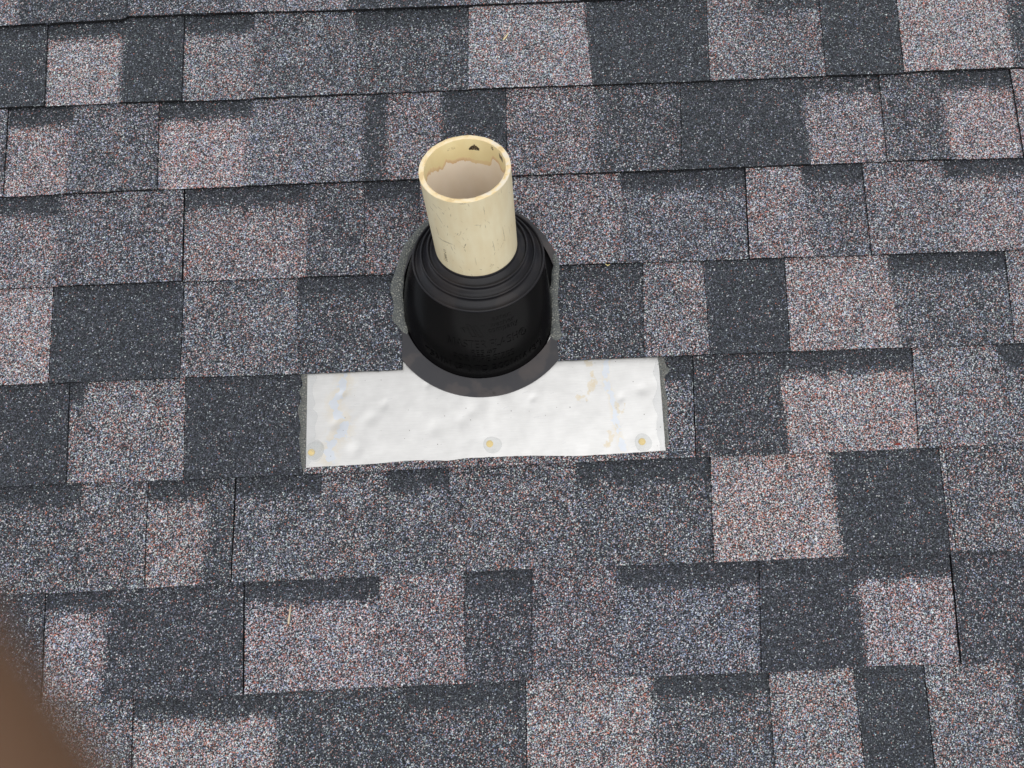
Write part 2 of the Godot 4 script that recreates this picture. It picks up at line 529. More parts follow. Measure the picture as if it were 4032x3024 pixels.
func build_roof() -> void:
	edge_asphalt = plain_look(Color8(30, 30, 33), 0.9, 0.3)
	for k in 9:
		course_materials.append(make_course_material(k))
	var roof := Node3D.new()
	roof.name = "roof"
	roof.transform = roof_frame
	roof.set_meta("kind", "structure")
	roof.set_meta("label", "sloping roof of grey, charcoal and pink flecked laminated asphalt shingles")
	add_child(roof, true)
	# decking, bored for the pipe
	var deck := CSGCombiner3D.new()
	deck.name = "roof_deck"
	var board := CSGBox3D.new()
	board.name = "board"
	board.size = Vector3(5.4, 0.02, 3.84)
	board.position = Vector3(0.02, -0.0165, 0.0)
	board.material = edge_asphalt
	deck.add_child(board)
	var bore := CSGCylinder3D.new()
	bore.name = "bore"
	bore.operation = CSGShape3D.OPERATION_SUBTRACTION
	bore.radius = 0.062
	bore.height = 0.2
	bore.sides = 48
	bore.transform = pipe_frame() * Transform3D(Basis.IDENTITY, Vector3(0, 0, 0))
	bore.material = edge_asphalt
	deck.add_child(bore)
	roof.add_child(deck)
	var hole := outline(CUTOUT)
	if Geometry2D.is_polygon_clockwise(hole):
		hole.reverse()
	for k in 9:
		build_course(roof, k, hole if k == 3 or k == 4 else PackedVector2Array(), Vector3.ZERO)
	for j: int in [-1, 0, 1]:
		for i: int in [-1, 0, 1]:
			if i == 0 and j == 0:
				continue
			for k in 9:
				build_course(roof, k, PackedVector2Array(), Vector3(TILE_WIDTH * i, 0, -TILE_RISE * j))


# ---------------------------------------------------------------- flashing

func metal_look() -> StandardMaterial3D:
	var w := 1024
	var h := 300
	var img := Image.create_empty(w, h, false, Image.FORMAT_RGB8)
	var fine := FastNoiseLite.new()
	fine.seed = 21
	fine.frequency = 0.16
	var brush := FastNoiseLite.new()
	brush.seed = 22
	brush.frequency = 0.05
	var blot := FastNoiseLite.new()
	blot.seed = 23
	blot.frequency = 0.03
	blot.fractal_octaves = 4
	var left_run := outline([-231, -70, -233, -90, -240, -104, -247, -117, -246, -131, -233, -141, -234, -158, -247, -166, -253, -180, -256, -196])
	var right_run := outline([140, -66, 137, -84, 135, -101, 141, -117, 144, -136, 146, -158, 148, -176, 154, -198])
	var tan_spots := [Vector3(118, -88, 5), Vector3(121, -96, 6), Vector3(114, -106, 6), Vector3(111, -118, 4), Vector3(104, -122, 5), Vector3(96, -124, 4), Vector3(150, -139, 5), Vector3(158, -142, 4), Vector3(139, -183, 7), Vector3(133, -192, 5), Vector3(146, -170, 5), Vector3(112, -70, 7)]
	for y in h:
		for x in w:
			var u := -0.29 + 0.51 * x / w
			var v := -0.062 - 0.149 * y / h
			var g := 0.87 + 0.02 * brush.get_noise_2d(x * 0.3, y * 5.0) + 0.03 * blot.get_noise_2d(x * 0.5, y * 0.5)
			var c := Color(g, g, g * 1.003)
			var n := blot.get_noise_2d(x, y)
			var m := fine.get_noise_2d(x, y)
			# the dried runs, bluish inside and tan along their edges
			for side in 2:
				if (side == 0) == (u > -0.05):
					continue
				var run := left_run if side == 0 else right_run
				var near := 1.0
				for i in run.size() - 1:
					var q := Geometry2D.get_closest_point_to_segment(Vector2(u, v), run[i], run[i + 1])
					near = minf(near, q.distance_to(Vector2(u, v)))
				near += n * (0.010 if side == 0 else 0.006) + m * 0.001
				var core := 0.005 if side == 0 else 0.0035
				var rim := 0.022 if side == 0 else 0.008
				if near < core:
					c = c.lerp(Color(0.82, 0.85, 0.90), 0.65)
				elif near < rim:
					var t := clampf(0.5 + n * 1.7 + m * 0.35, 0.0, 1.0) * (1.0 - (near - core) / (rim - core))
					c = c.lerp(Color(0.86, 0.82, 0.75), t * 0.6)
			for s: Vector3 in tan_spots:
				var d := Vector2(u * 1000.0 - s.x, (v * 1000.0 - s.y) * 0.7).length() / s.z + n * 1.8 + m * 0.4
				if d < 0.7:
					c = c.lerp(Color(0.84, 0.79, 0.70), 0.55 * clampf((0.7 - d) * 5.0, 0.0, 1.0))
			img.set_pixel(x, y, c)
	# specks of grit and short scuffs
	for i in 46:
		var x := rng.randi_range(4, w - 8)
		var y := rng.randi_range(4, h - 8)
		img.fill_rect(Rect2i(x, y, rng.randi_range(1, 2), rng.randi_range(1, 3)), Color8(70, 68, 66).lerp(Color8(190, 188, 185), rng.randf()))
	for i in 26:
		var x := rng.randf_range(20, w - 40)
		var y := rng.randf_range(20, h - 20)
		var d := Vector2.from_angle(rng.randf_range(-0.5, 0.2))
		for s in rng.randi_range(5, 18):
			img.set_pixel(int(x + d.x * s), int(y + d.y * s), Color8(205, 206, 209))
	var m := StandardMaterial3D.new()
	m.albedo_texture = image_texture(img)
	m.metallic = 0.85
	m.roughness = 0.4
	m.metallic_specular = 0.5
	return m


# how high the plate lies over the roof plane
func plate_height(v: float) -> float:
	return 0.0034 + 0.0052 * clampf((-0.07 - v) / 0.13, 0.0, 1.05)


func line_v(line: PackedVector2Array, u: float) -> float:
	if u <= line[0].x:
		return line[0].y
	return butt_v(line, u)


# the surface of the boot's skirt: a = angle round it, s = 0 at the crease on the base, 1 at the first ridge
func skirt(a: float, s: float) -> Vector3:
	var stretch := 1.23 if sin(a) > 0.0 else 1.0
	var wide := lerpf(0.115, 0.101 if cos(a) > 0.0 else 0.1115, smoothstep(-0.8, 0.1, sin(a)))
	var base := at(-0.0365 + wide * cos(a), 0.0235 + 0.115 * sin(a) * stretch, 0.004)
	var top := ridge(1.0, 0.0, 0.0, a)
	var across := 0.5 * s + 0.5 * (1.0 - cos(s * PI / 2))
	var up := 0.5 * s + 0.5 * sin(s * PI / 2)
	return Vector3(lerpf(base.x, top.x, across), lerpf(base.y, top.y, up), lerpf(base.z, top.z, across))


# a point on the stepped cone: ridge number (1 outermost to 4 at the pipe), further out, further up
func ridge(number: float, out: float, up: float, a: float) -> Vector3:
	var centres := [Vector3(-0.0365, 0.0778, 0.036), Vector3(-0.0369, 0.0842, 0.041), Vector3(-0.0371, 0.0880, 0.050), Vector3(-0.0381, 0.0903, 0.0545)]
	var radii := [0.0932, 0.0812, 0.0706, 0.0583]
	var lo := clampi(int(number) - 1, 0, 2)
	var f := number - 1.0 - lo
	var c: Vector3 = centres[lo].lerp(centres[lo + 1], f)
	var r: float = lerpf(radii[lo], radii[lo + 1], f) + out
	var tilt := deg_to_rad(18.0 + 2.0 * f)
	return at(c.x + r * cos(a), c.y + r * sin(a) * cos(tilt) + up * sin(tilt), c.z - r * sin(a) * sin(tilt) + up * cos(tilt))


func rubber_look(dust: float) -> StandardMaterial3D:
	var m := StandardMaterial3D.new()
	var f := FastNoiseLite.new()
	f.seed = 31
	f.frequency = 0.012
	f.fractal_octaves = 4
	var n := NoiseTexture2D.new()
	n.width = 512
	n.height = 512
	n.seamless = true
	n.noise = f
	var ramp := Gradient.new()
	var lo := linear_color(0.0035 + 0.019 * dust, 0.0035 + 0.020 * dust, 0.0042 + 0.027 * dust)
	var hi := linear_color(0.005 + 0.060 * dust, 0.0045 + 0.050 * dust, 0.0048 + 0.050 * dust)
	ramp.offsets = PackedFloat32Array([0.0, 0.55, 0.66, 1.0])
	ramp.colors = PackedColorArray([lo, lo.lerp(hi, 0.25), lo.lerp(hi, 0.7), hi])
	n.color_ramp = ramp
	m.albedo_texture = n
	m.uv1_triplanar = true
	m.uv1_scale = Vector3.ONE * 2.4
	m.roughness = 0.22 + 0.3 * dust
	m.metallic_specular = 0.22 + 0.3 * dust
	return m


func build_flashing() -> void:
	var t := thing("pipe_flashing", "black stepped rubber pipe boot on a bright aluminium base plate, round the cream pipe", "pipe flashing")
	# the aluminium base: a thin sheet with dents, its upper part under the shingles
	var look := metal_look()
	var edge := outline(METAL_EDGE)
	var upper := edge.slice(0, 6)
	var lower := edge.slice(7)
	lower.reverse()
	var dents := FastNoiseLite.new()
	dents.seed = 8
	dents.frequency = 16.0
	dents.fractal_octaves = 3
	var pocks := []
	for i in 14:
		pocks.append(Vector3(rng.randf_range(-0.27, 0.2), rng.randf_range(-0.19, -0.08), rng.randf_range(0.004, 0.010)))
	var rows := []
	var under := []
	var uv_rows := []
	var columns := 170
	var lines := 52
	for r in lines + 1:
		var row := []
		var low := []
		var uvs := []
		for c in columns + 1:
			var f := float(c) / columns
			var g := float(r) / lines
			var u := lerpf(-0.2858, lerpf(0.2132, 0.2124, g), f)
			var v := lerpf(-0.03, line_v(lower, u), g) if r < lines else line_v(lower, u) + ragged.get_noise_2d(u * 0.5, 2.0) * 0.0006
			var n := plate_height(v)
			n += dents.get_noise_2d(u, v) * 0.00028
			# the fold from the boot to the middle nail
			n += 0.0009 * exp(-pow((u + 0.031) / 0.010, 2.0)) * smoothstep(-0.19, -0.12, v) + 0.0006 * exp(-pow((u + 0.055) / 0.02, 2.0))
			for p: Vector3 in pocks:
				n -= 0.0006 * exp(-Vector2(u - p.x, v - p.y).length_squared() / (p.z * p.z))
			if v > -0.075:
				n = lerpf(n, 0.0022, clampf((v + 0.075) / 0.01, 0.0, 1.0))
			row.append(at(u, v, n))
			low.append(at(u, v, n - 0.0005))
			uvs.append(Vector2((u + 0.29) / 0.51, (-0.062 - v) / 0.149))
		rows.append(row)
		under.append(low)
		uv_rows.append(uvs)
	var plate := sheet(rows, look, false, uv_rows)
	var rim := Builder.new()
	for c in columns:
		rim.quad(rows[lines][c], rows[lines][c + 1], under[lines][c + 1], under[lines][c], Vector3.BACK)
	for r in lines:
		rim.quad(rows[r][0], rows[r + 1][0], under[r + 1][0], under[r][0], Vector3.LEFT)
		rim.quad(rows[r][columns], rows[r + 1][columns], under[r + 1][columns], under[r][columns], Vector3.RIGHT)
	rim.add_to(plate, plain_look(Color8(190, 190, 192), 0.5, 0.5, 0.8))
	part("metal_base", plate, t)
	# the flat rubber ring that clamps the boot to the metal
	var dusty := rubber_look(1.0)
	var hole := outline(CUTOUT)
	if Geometry2D.is_polygon_clockwise(hole):
		hole.reverse()
	var shown := Geometry2D.offset_polygon(hole, 0.0012)[0]
	# the cut-out is open towards the plate
	var open := PackedVector2Array([Vector2(-0.26, -0.0735), Vector2(0.19, -0.0695), Vector2(0.19, -0.2), Vector2(-0.26, -0.2)])
	open.reverse()
	var joined: Array = Geometry2D.merge_polygons(shown, open)
	var ring_mesh := ArrayMesh.new()
	for half in 2:
		var from := -PI / 2 - 0.02 if half == 0 else PI / 2 - 0.02
		var poly := PackedVector2Array()
		for i in 61:
			var a := from + (PI + 0.04) * i / 60.0
			poly.append(Vector2(-0.0365 + 0.1410 * cos(a), 0.0235 + 0.1410 * sin(a) * (1.2 if sin(a) > 0.0 else 1.0)))
		for i in 61:
			var a := from + (PI + 0.04) * (60 - i) / 60.0
			poly.append(Vector2(-0.0365 + 0.1140 * cos(a), 0.0235 + 0.1140 * sin(a) * (1.22 if sin(a) > 0.0 else 1.0)))
		for q: PackedVector2Array in Geometry2D.intersect_polygons(poly, joined[0]):
			raised(ring_mesh, q, 0.0074 + 0.00004 * half, 0.004, dusty, 0.0006)
	var ring := part("rubber_ring", ring_mesh, t)
	# the stepped boot
	var black := rubber_look(0.0)
	var worn := rubber_look(0.5)
	var skirt_rows := []
	for e in 17:
		var row := []
		for i in 145:
			row.append(skirt(TAU * i / 144.0, e / 16.0))
		skirt_rows.append(row)
	var boot := part("rubber_skirt", sheet(skirt_rows, black, true), t)
	# the stepped cone: three beads, each at the foot of a sloping band, and a collar round the pipe
	var profile := []
	for k in [1, 2, 3]:
		profile.append_array([[k, 0.0, 0.0], [k, 0.0005, 0.0012], [k, 0.0004, 0.0024], [k, -0.0002, 0.0035], [k, -0.0012, 0.0040], [k, -0.0022, 0.0036], [k, -0.0029, 0.0024], [k, -0.0032, 0.0008], [k, -0.0035, -0.0008], [k, -0.0042, -0.0014]])
		for i in [1, 2, 3, 4]:
			var f: float = [0.0, 0.35, 0.65, 0.9, 1.0][i]
			profile.append([k + lerpf(0.40, 1.0, f), 0.0, lerpf(-0.0022, -0.0008, f) - 0.0016 * sin(f * PI) + (0.0 if i < 4 else -0.0004)])
	profile.append_array([[4, 0.0004, -0.0002], [4, 0.0005, 0.0012], [4, 0.0003, 0.0022], [4, -0.0002, 0.0027], [4, -0.0009, 0.0026], [4, -0.0011, 0.0010], [4, -0.0009, -0.02]])
	var cone_rows := []
	for e: Array in profile:
		var row := []
		for i in 145:
			row.append(ridge(e[0], e[1], e[2], TAU * i / 144.0))
		cone_rows.append(row)
	part("stepped_cone", sheet(cone_rows, worn, true), t)
	lettering(boot, black)
	# the mark on the ring
	var mark := flat_text("UPC", 0.0185, 0.0068, 0.0005)
	var mm := part("embossed_lettering", bent(mark, func(q: Vector3) -> Vector3: return at(-0.0345 + q.x, -0.1105 + q.y, 0.0075 + q.z), dusty), ring)
	mm.set_meta("label", "raised letters UPC on the grey rubber ring")
	var reg := flat_text("®", 0.0042, 0.0042, 0.0005)
	part("embossed_lettering", bent(reg, func(q: Vector3) -> Vector3: return at(-0.0222 + q.x, -0.1124 + q.y, 0.0075 + q.z), dusty), ring)


# a flat-topped piece over an outline, its rim rounded by `round`
func raised(mesh: ArrayMesh, poly: PackedVector2Array, top: float, thick: float, look: Material, rounded: float) -> void:
	var b := Builder.new()
	var n := poly.size()
	var turn := -1.0 if Geometry2D.is_polygon_clockwise(poly) else 1.0
	var inner := PackedVector2Array()
	var outs := PackedVector2Array()
	for i in n:
		var d := (poly[(i + 1) % n] - poly[(i + n - 1) % n]).normalized()
		var o := Vector2(d.y, -d.x) * turn
		outs.append(o)
		inner.append(poly[i] - o * rounded)
	var cut := Geometry2D.triangulate_polygon(inner)
	if cut.is_empty():
		inner = poly
		cut = Geometry2D.triangulate_polygon(poly)
	for i in range(0, cut.size(), 3):
		var a := inner[cut[i]]
		var c := inner[cut[i + 1]]
		var d := inner[cut[i + 2]]
		b.tri(at(a.x, a.y, top), at(c.x, c.y, top), at(d.x, d.y, top), Vector3.UP, a, c, d)
	for i in n:
		var j := (i + 1) % n
		var ni := at(outs[i].x, outs[i].y, 0)
		var nj := at(outs[j].x, outs[j].y, 0)
		var a := at(inner[i].x, inner[i].y, top)
		var c := at(inner[j].x, inner[j].y, top)
		var e := at(poly[i].x, poly[i].y, top - rounded)
		var f := at(poly[j].x, poly[j].y, top - rounded)
		var low := Vector3(0, rounded - thick, 0)
		b.tri(a, c, f, ni + Vector3.UP, inner[i], inner[j], poly[j], Vector3.UP, Vector3.UP, nj)
		b.tri(a, f, e, ni + Vector3.UP, inner[i], poly[j], poly[i], Vector3.UP, nj, ni)
		b.quad(e, f, f + low, e + low, ni, poly[i], poly[j], poly[j], poly[i])
	b.add_to(mesh, look)


# lettering of a given width and height lying in the xy plane, centred, raised along z
func flat_text(text: String, width: float, height: float, depth: float) -> Array:
	var font := SystemFont.new()
	font.font_names = PackedStringArray(["Droid Sans"])
	var t := TextMesh.new()
	t.font = font
	t.text = text
	t.font_size = 48
	t.pixel_size = 0.01
	t.curve_step = 2.0
	t.depth = 0.05
	var arrays := t.get_mesh_arrays()
	var p: PackedVector3Array = arrays[Mesh.ARRAY_VERTEX]
	var box := AABB(p[0], Vector3.ZERO)
	for q in p:
		box = box.expand(q)
	for i in p.size():
		var q := p[i] - box.get_center()
		p[i] = Vector3(q.x / box.size.x * width, q.y / box.size.y * height, (q.z / box.size.z + 0.5) * depth)
	var index: PackedInt32Array = arrays[Mesh.ARRAY_INDEX] if arrays[Mesh.ARRAY_INDEX] != null else PackedInt32Array()
	if index.is_empty():
		for i in p.size():
			index.append(i)
	return [p, index]


func bent(text: Array, onto: Callable, look: Material) -> ArrayMesh:
	var p: PackedVector3Array = text[0]
	var moved := PackedVector3Array()
	for q in p:
		moved.append(onto.call(q))
	var st := SurfaceTool.new()
	st.begin(Mesh.PRIMITIVE_TRIANGLES)
	st.set_smooth_group(-1)
	for i: int in text[1]:
		st.add_vertex(moved[i])
	st.generate_normals()
	var mesh: ArrayMesh = st.commit()
	mesh.surface_set_material(0, look)
	return mesh


func on_skirt(mid: float, row: float, q: Vector3) -> Vector3:
	var a := mid + q.x / 0.102
	var s := row + q.y / 0.104
	var p := skirt(a, s)
	var n := (skirt(a + 0.01, s) - skirt(a - 0.01, s)).cross(skirt(a, s + 0.01) - skirt(a, s - 0.01)).normalized()
	if n.y < 0.0:
		n = -n
	return p + n * (q.z - 0.0002)


func lettering(boot: Node3D, look: Material) -> void:
	var front := -PI / 2
	for e: Array in [
		["aztec", 0.31, 0.905, 0.029, 0.0052], ["washer", 0.315, 0.835, 0.036, 0.0056], ["company", 0.325, 0.755, 0.044, 0.0062],
		["MASTER FLASH®", 0.09, 0.60, 0.112, 0.0100], ["RES #7", 0.03, 0.487, 0.034, 0.0068], ["FOR PIPE SIZES", 0.03, 0.395, 0.081, 0.0088], ["75MM (3\") TO 200MM (8\")", 0.03, 0.235, 0.168, 0.0110],
	]:
		var text := flat_text(e[0], e[3], e[4], 0.0016)
		var mid: float = front + e[1]
		var row: float = e[2]
		part("embossed_lettering", bent(text, func(q: Vector3) -> Vector3: return on_skirt(mid, row, q), look), boot)
	# the emblem: two slanting bars, a small peak to the left and a dash to the right, raised outlines
	var emblem := ArrayMesh.new()
	var b := Builder.new()
	for line: Array in [
		[-19, 10, -9, -9], [-19, 10, -12, 9], [-12, 9, -1, -9], [-1, -9, -9, -9], [-7, 8, 4, -10], [-7, 8, 0, 8], [0, 8, 11, -10], [11, -10, 4, -10],
		[8, 8, 15, 8], [-30, 1, -26, 3], [-26, 3, -23, 0], [-25, 4, -17, 3], [-23, 0, -21, -3],
	]:
		var p0 := Vector2(line[0], line[1]) * 0.0008
		var p1 := Vector2(line[2], line[3]) * 0.0008
		var d := (p1 - p0).normalized() * 0.0005
		var s := Vector2(-d.y, d.x)
		for i in 8:
			var m0 := p0.lerp(p1, i / 8.0)
			var m1 := p0.lerp(p1, (i + 1) / 8.0)
			var q := []
			for z: float in [0.0, 0.0012]:
				for w: Vector2 in [m0 - s, m0 + s, m1 + s, m1 - s]:
					q.append(on_skirt(front - 0.05, 0.77, Vector3(w.x, w.y, z)))
			b.quad(q[4], q[5], q[6], q[7], q[4] - q[0])
			b.quad(q[0], q[3], q[7], q[4], q[0] - q[1])
			b.quad(q[1], q[2], q[6], q[5], q[1] - q[0])
	b.add_to(emblem, look)
	part("embossed_emblem", emblem, boot)


# ---------------------------------------------------------------- pipe

func pipe_frame() -> Transform3D:
	var up := Vector3(-0.04174, 0.9384, -0.34302).normalized()
	var right := Vector3(0.99901, 0.04443, 0.0).normalized()
	right = (right - up * right.dot(up)).normalized()
	return Transform3D(Basis(right, up, right.cross(up)), at(-0.03586, 0.07052, 0.0))


# angle round the pipe: 0 to the right, 90 up the slope, 270 towards the viewer
func round_pipe(a: float, r: float, y: float) -> Vector3:
	return Vector3(r * cos(a), y, -r * sin(a))


func build_pipe() -> void:
	var top := 0.2018
	var outer := 0.0572
	var inner := 0.0507
	var t := thing("vent_pipe", "open cream plastic vent pipe standing out of the black rubber boot", "pipe")
	t.transform = roof_frame * pipe_frame()
	var blur := FastNoiseLite.new()
	blur.seed = 61
	blur.frequency = 0.012
	blur.fractal_octaves = 4
	# outside: cream plastic with scuffs; u = angle, v = 150 mm down from the rim
	var w := 1024
	var h := 426
	var img := Image.create_empty(w, h, false, Image.FORMAT_RGB8)
	for y in h:
		for x in w:
			var n := blur.get_noise_2d(x * 2.0, y * 0.4)
			var m := blur.get_noise_2d(x * 0.5 + 500.0, y * 0.5)
			var c := Color8(239, 228, 197).lerp(Color8(230, 214, 178), clampf(0.35 + n * 0.5 + m * 0.5, 0.0, 1.0))
			img.set_pixel(x, y, c)
	var px := w / 360.0
	var py := h / 150.0
	for i in 90:  # light scratches, more to the left
		var a := 270.0 - absf(rng.randfn(0.0, 45.0)) if i % 3 else rng.randf_range(270, 350)
		scuff(img, a * px, rng.randf_range(4, 140) * py, rng.randf_range(3, 22), rng.randf_range(0.9, 2.3), Color8(128, 108, 74), rng.randf_range(0.15, 0.65), 1.4)
	for e: Array in [[263, 77, 14, 1.9, 0.95, 3.0], [261, 82, 6, 2.0, 0.9, 2.5], [255, 57, 12, 2.1, 0.6, 2.0], [243, 47, 12, 1.6, 0.7, 2.0], [222, 65, 26, 1.3, 0.75, 2.0], [223, 72, 16, 1.4, 0.7, 2.0], [228, 80, 46, 0.05, 0.4, 4.0], [238, 79, 40, 0.0, 0.45, 5.0], [243, 88, 30, 1.4, 0.4, 3.0], [219, 28, 20, 0.5, 0.7, 2.0], [228, 18, 22, 0.5, 0.7, 2.0], [236, 17, 18, 0.4, 0.6, 1.5], [240, 24, 10, 0.9, 0.7, 2.0], [232, 38, 46, 1.1, 0.5, 1.2], [293, 20, 40, 1.57, 0.4, 1.2], [292, 48, 20, 1.5, 0.35, 1.2], [281, 41, 14, 0.2, 0.6, 1.8], [285, 43, 10, 0.1, 0.5, 1.8], [300, 90, 60, 1.5, 0.3, 3.0], [318, 80, 80, 1.5, 0.3, 3.0], [330, 86, 50, 1.5, 0.3, 2.0], [273, 110, 46, 1.55, 0.3, 2.0], [278, 128, 10, 0.6, 0.6, 2.0], [292, 126, 8, 0.1, 0.8, 2.0], [296, 126, 5, 0.1, 0.8, 2.0], [268, 1, 26, 0.0, 0.5, 2.5]]:
		scuff(img, e[0] * px, e[1] * py, e[2], e[3], Color8(74, 60, 44), e[4], e[5])
	var wall := StandardMaterial3D.new()
	wall.albedo_texture = image_texture(img)
	wall.roughness = 0.5
	wall.metallic_specular = 0.4
	var rows := []
	for r in 14:
		var row := []
		for i in 97:
			row.append(round_pipe(TAU * i / 96.0, outer, top - 0.0007 - 0.15 * r / 13.0))
		rows.append(row)
	part("outer_wall", sheet(rows, wall, false), t)
	# inside: cream above an uneven brown tide mark, pale pinkish grime below; 240 mm down from the rim
	var ih := 512
	var inside := Image.create_empty(w, ih, false, Image.FORMAT_RGB8)
	for y in ih:
		for x in w:
			var a := 360.0 * x / w
			var d := 240.0 * y / ih
			var tide := 24.0 + 13.0 * exp(-pow((a - 78.0) / 42.0, 2.0)) + 8.0 * exp(-pow((a - 135.0) / 22.0, 2.0)) + blur.get_noise_2d(a * 3.0, 40.0) * 12.0 + blur.get_noise_2d(x * 1.1, y * 0.9) * 5.0
			var m := blur.get_noise_2d(x * 0.7, y * 0.7)
			var c: Color
			if d < tide - 6.0:
				c = Color8(242, 228, 182).lerp(Color8(236, 219, 170), clampf(0.5 + m, 0.0, 1.0))
			elif d < tide:
				c = Color8(238, 216, 172).lerp(Color8(220, 186, 146), clampf((d - tide + 6.0) / 5.0, 0.0, 1.0) * clampf(0.6 + m * 1.5, 0.0, 1.0))
			else:
				c = Color8(250, 240, 228).lerp(Color8(246, 234, 219), clampf(0.5 + m, 0.0, 1.0))
			inside.set_pixel(x, y, c)
	var ix := w / 360.0
	var iy := ih / 240.0
	for i in 420:  # the black smudge under the far rim, another to its right
		var q := Vector2(rng.randf(), rng.randf())
		var a := 86.0 - q.x * 15.0
		inside.fill_rect(Rect2i(int(a * ix), int((17.0 - q.y * 9.0 * (1.0 - absf(q.x - 0.55) * 1.5)) * iy), 2, 2), Color8(58, 48, 38))
	for i in 200:
		var q := Vector2(rng.randf(), rng.randf())
		inside.fill_rect(Rect2i(int((33.0 - q.x * 10.0) * ix), int((4.0 + q.y * 7.0 + q.x * 3.0) * iy), 2, 2), Color8(60, 52, 42))
	for i in 34:
		var q := Vector2(rng.randf(), rng.randf())
		inside.fill_rect(Rect2i(int((50.0 - q.x * 4.0) * ix), int((3.0 + q.y * 5.0) * iy), 2, 2), Color8(96, 84, 62))
		inside.fill_rect(Rect2i(int((118.0 - q.x * 12.0) * ix), int((9.0 + q.y * 4.0) * iy), 2, 1), Color8(178, 158, 112))
	var bore := StandardMaterial3D.new()
	bore.albedo_texture = image_texture(inside)
	bore.roughness = 0.42
	bore.metallic_specular = 0.5
	var in_rows := []
	for r in 25:
		var row := []
		for i in 97:
			row.append(round_pipe(TAU * i / 96.0, inner, top - 0.0007 - 0.24 * r / 24.0))
		in_rows.append(row)
	var below := Builder.new()
	for i in 48:
		below.tri(Vector3(0, top - 0.2405, 0), round_pipe(TAU * i / 48.0, inner, top - 0.2405), round_pipe(TAU * (i + 1) / 48.0, inner, top - 0.2405), Vector3.UP)
	var in_mesh := sheet(in_rows, bore, true)
	below.add_to(in_mesh, plain_look(Color8(150, 132, 110), 0.9))
	part("inner_wall", in_mesh, t)
	# the sawn rim, yellower, worn pale on the right
	var cut := Image.create_empty(512, 16, false, Image.FORMAT_RGB8)
	for y in 16:
		for x in 512:
			var a := 360.0 * x / 512.0
			var m := blur.get_noise_2d(x * 3.0, y * 6.0)
			var c := Color8(246, 220, 168).lerp(Color8(250, 234, 202), clampf(0.4 + m * 1.6, 0.0, 1.0))
			if a > 300.0 or a < 50.0:
				c = c.lerp(Color8(238, 228, 210), clampf(0.4 + m * 3.0, 0.0, 1.0) * 0.8)
			if m < -0.30:
				c = c.lerp(Color8(190, 160, 120), 0.3)
			cut.set_pixel(x, y, c)
	var sawn := StandardMaterial3D.new()
	sawn.albedo_texture = image_texture(cut)
	sawn.roughness = 0.6
	var rim_rows := []
	for e: Array in [[outer, -0.0007], [outer - 0.0002, -0.0002], [outer - 0.0009, 0.0], [lerpf(outer, inner, 0.5), 0.0002], [inner + 0.0009, 0.0], [inner + 0.0002, -0.0002], [inner, -0.0007]]:
		var row := []
		for i in 97:
			var wob := 0.00025 * sin(i * 0.9) + 0.0002 * sin(i * 2.3)
			row.append(round_pipe(TAU * i / 96.0, e[0], top + e[1] + (wob if e[1] > -0.0005 else 0.0)))
		rim_rows.append(row)
	part("rim", sheet(rim_rows, sawn, true), t)
	# the end of the maker's print, running down the pipe
	var ink := plain_look(Color8(52, 46, 38), 0.7)
	var text := flat_text("17 0801", 0.0245, 0.0042, 0.0002)
	part("printed_number", bent(text, func(q: Vector3) -> Vector3: return round_pipe(deg_to_rad(228.5) + q.y / outer, outer + q.z - 0.0001, 0.0905 - q.x), ink), t)


func scuff(img: Image, x: float, y: float, length: float, turn: float, c: Color, strength: float, wide: float) -> void:
	var d := Vector2.from_angle(turn)
	var n := int(length)
	for i in n:
		var f := 1.0 - absf(2.0 * i / n - 1.0) * 0.6
		var p := Vector2(x, y) + d * (i - n / 2.0) + Vector2(rng.randf_range(-0.6, 0.6), rng.randf_range(-0.6, 0.6))
		for k in int(ceil(wide)):
			var q := Vector2i(int(p.x - d.y * k), int(p.y + d.x * k))
			if q.x >= 0 and q.y >= 0 and q.x < img.get_width() and q.y < img.get_height() and rng.randf() < 0.85:
				img.set_pixelv(q, img.get_pixelv(q).lerp(c, strength * f))


# ---------------------------------------------------------------- sealant

func sealant_look(c0: Color, c1: Color, opacity: float, rough: float) -> StandardMaterial3D:
	var m := StandardMaterial3D.new()
	var f := FastNoiseLite.new()
	f.seed = 71
	f.frequency = 0.05
	f.fractal_octaves = 5
	var n := NoiseTexture2D.new()
	n.width = 256
	n.height = 256
	n.seamless = true
	n.noise = f
	var ramp := Gradient.new()
	ramp.offsets = PackedFloat32Array([0.0, 0.45, 0.66, 0.76, 1.0])
	ramp.colors = PackedColorArray([c0, c0.lerp(c1, 0.4), c1, c1.lerp(Color8(196, 194, 182), 0.6), Color8(190, 188, 178)])
	n.color_ramp = ramp
	m.albedo_texture = n
	m.uv1_triplanar = true
	m.uv1_scale = Vector3.ONE * 22.0
	var b := NoiseTexture2D.new()
	b.width = 256
	b.height = 256
	b.seamless = true
	b.as_normal_map = true
	b.bump_strength = 5.0
	b.noise = f
	m.normal_enabled = true
	m.normal_texture = b
	m.normal_scale = 0.7
	m.roughness = rough
	m.metallic_specular = 0.5
	if opacity < 1.0:
		m.transparency = BaseMaterial3D.TRANSPARENCY_ALPHA
		m.albedo_color.a = opacity
	return m


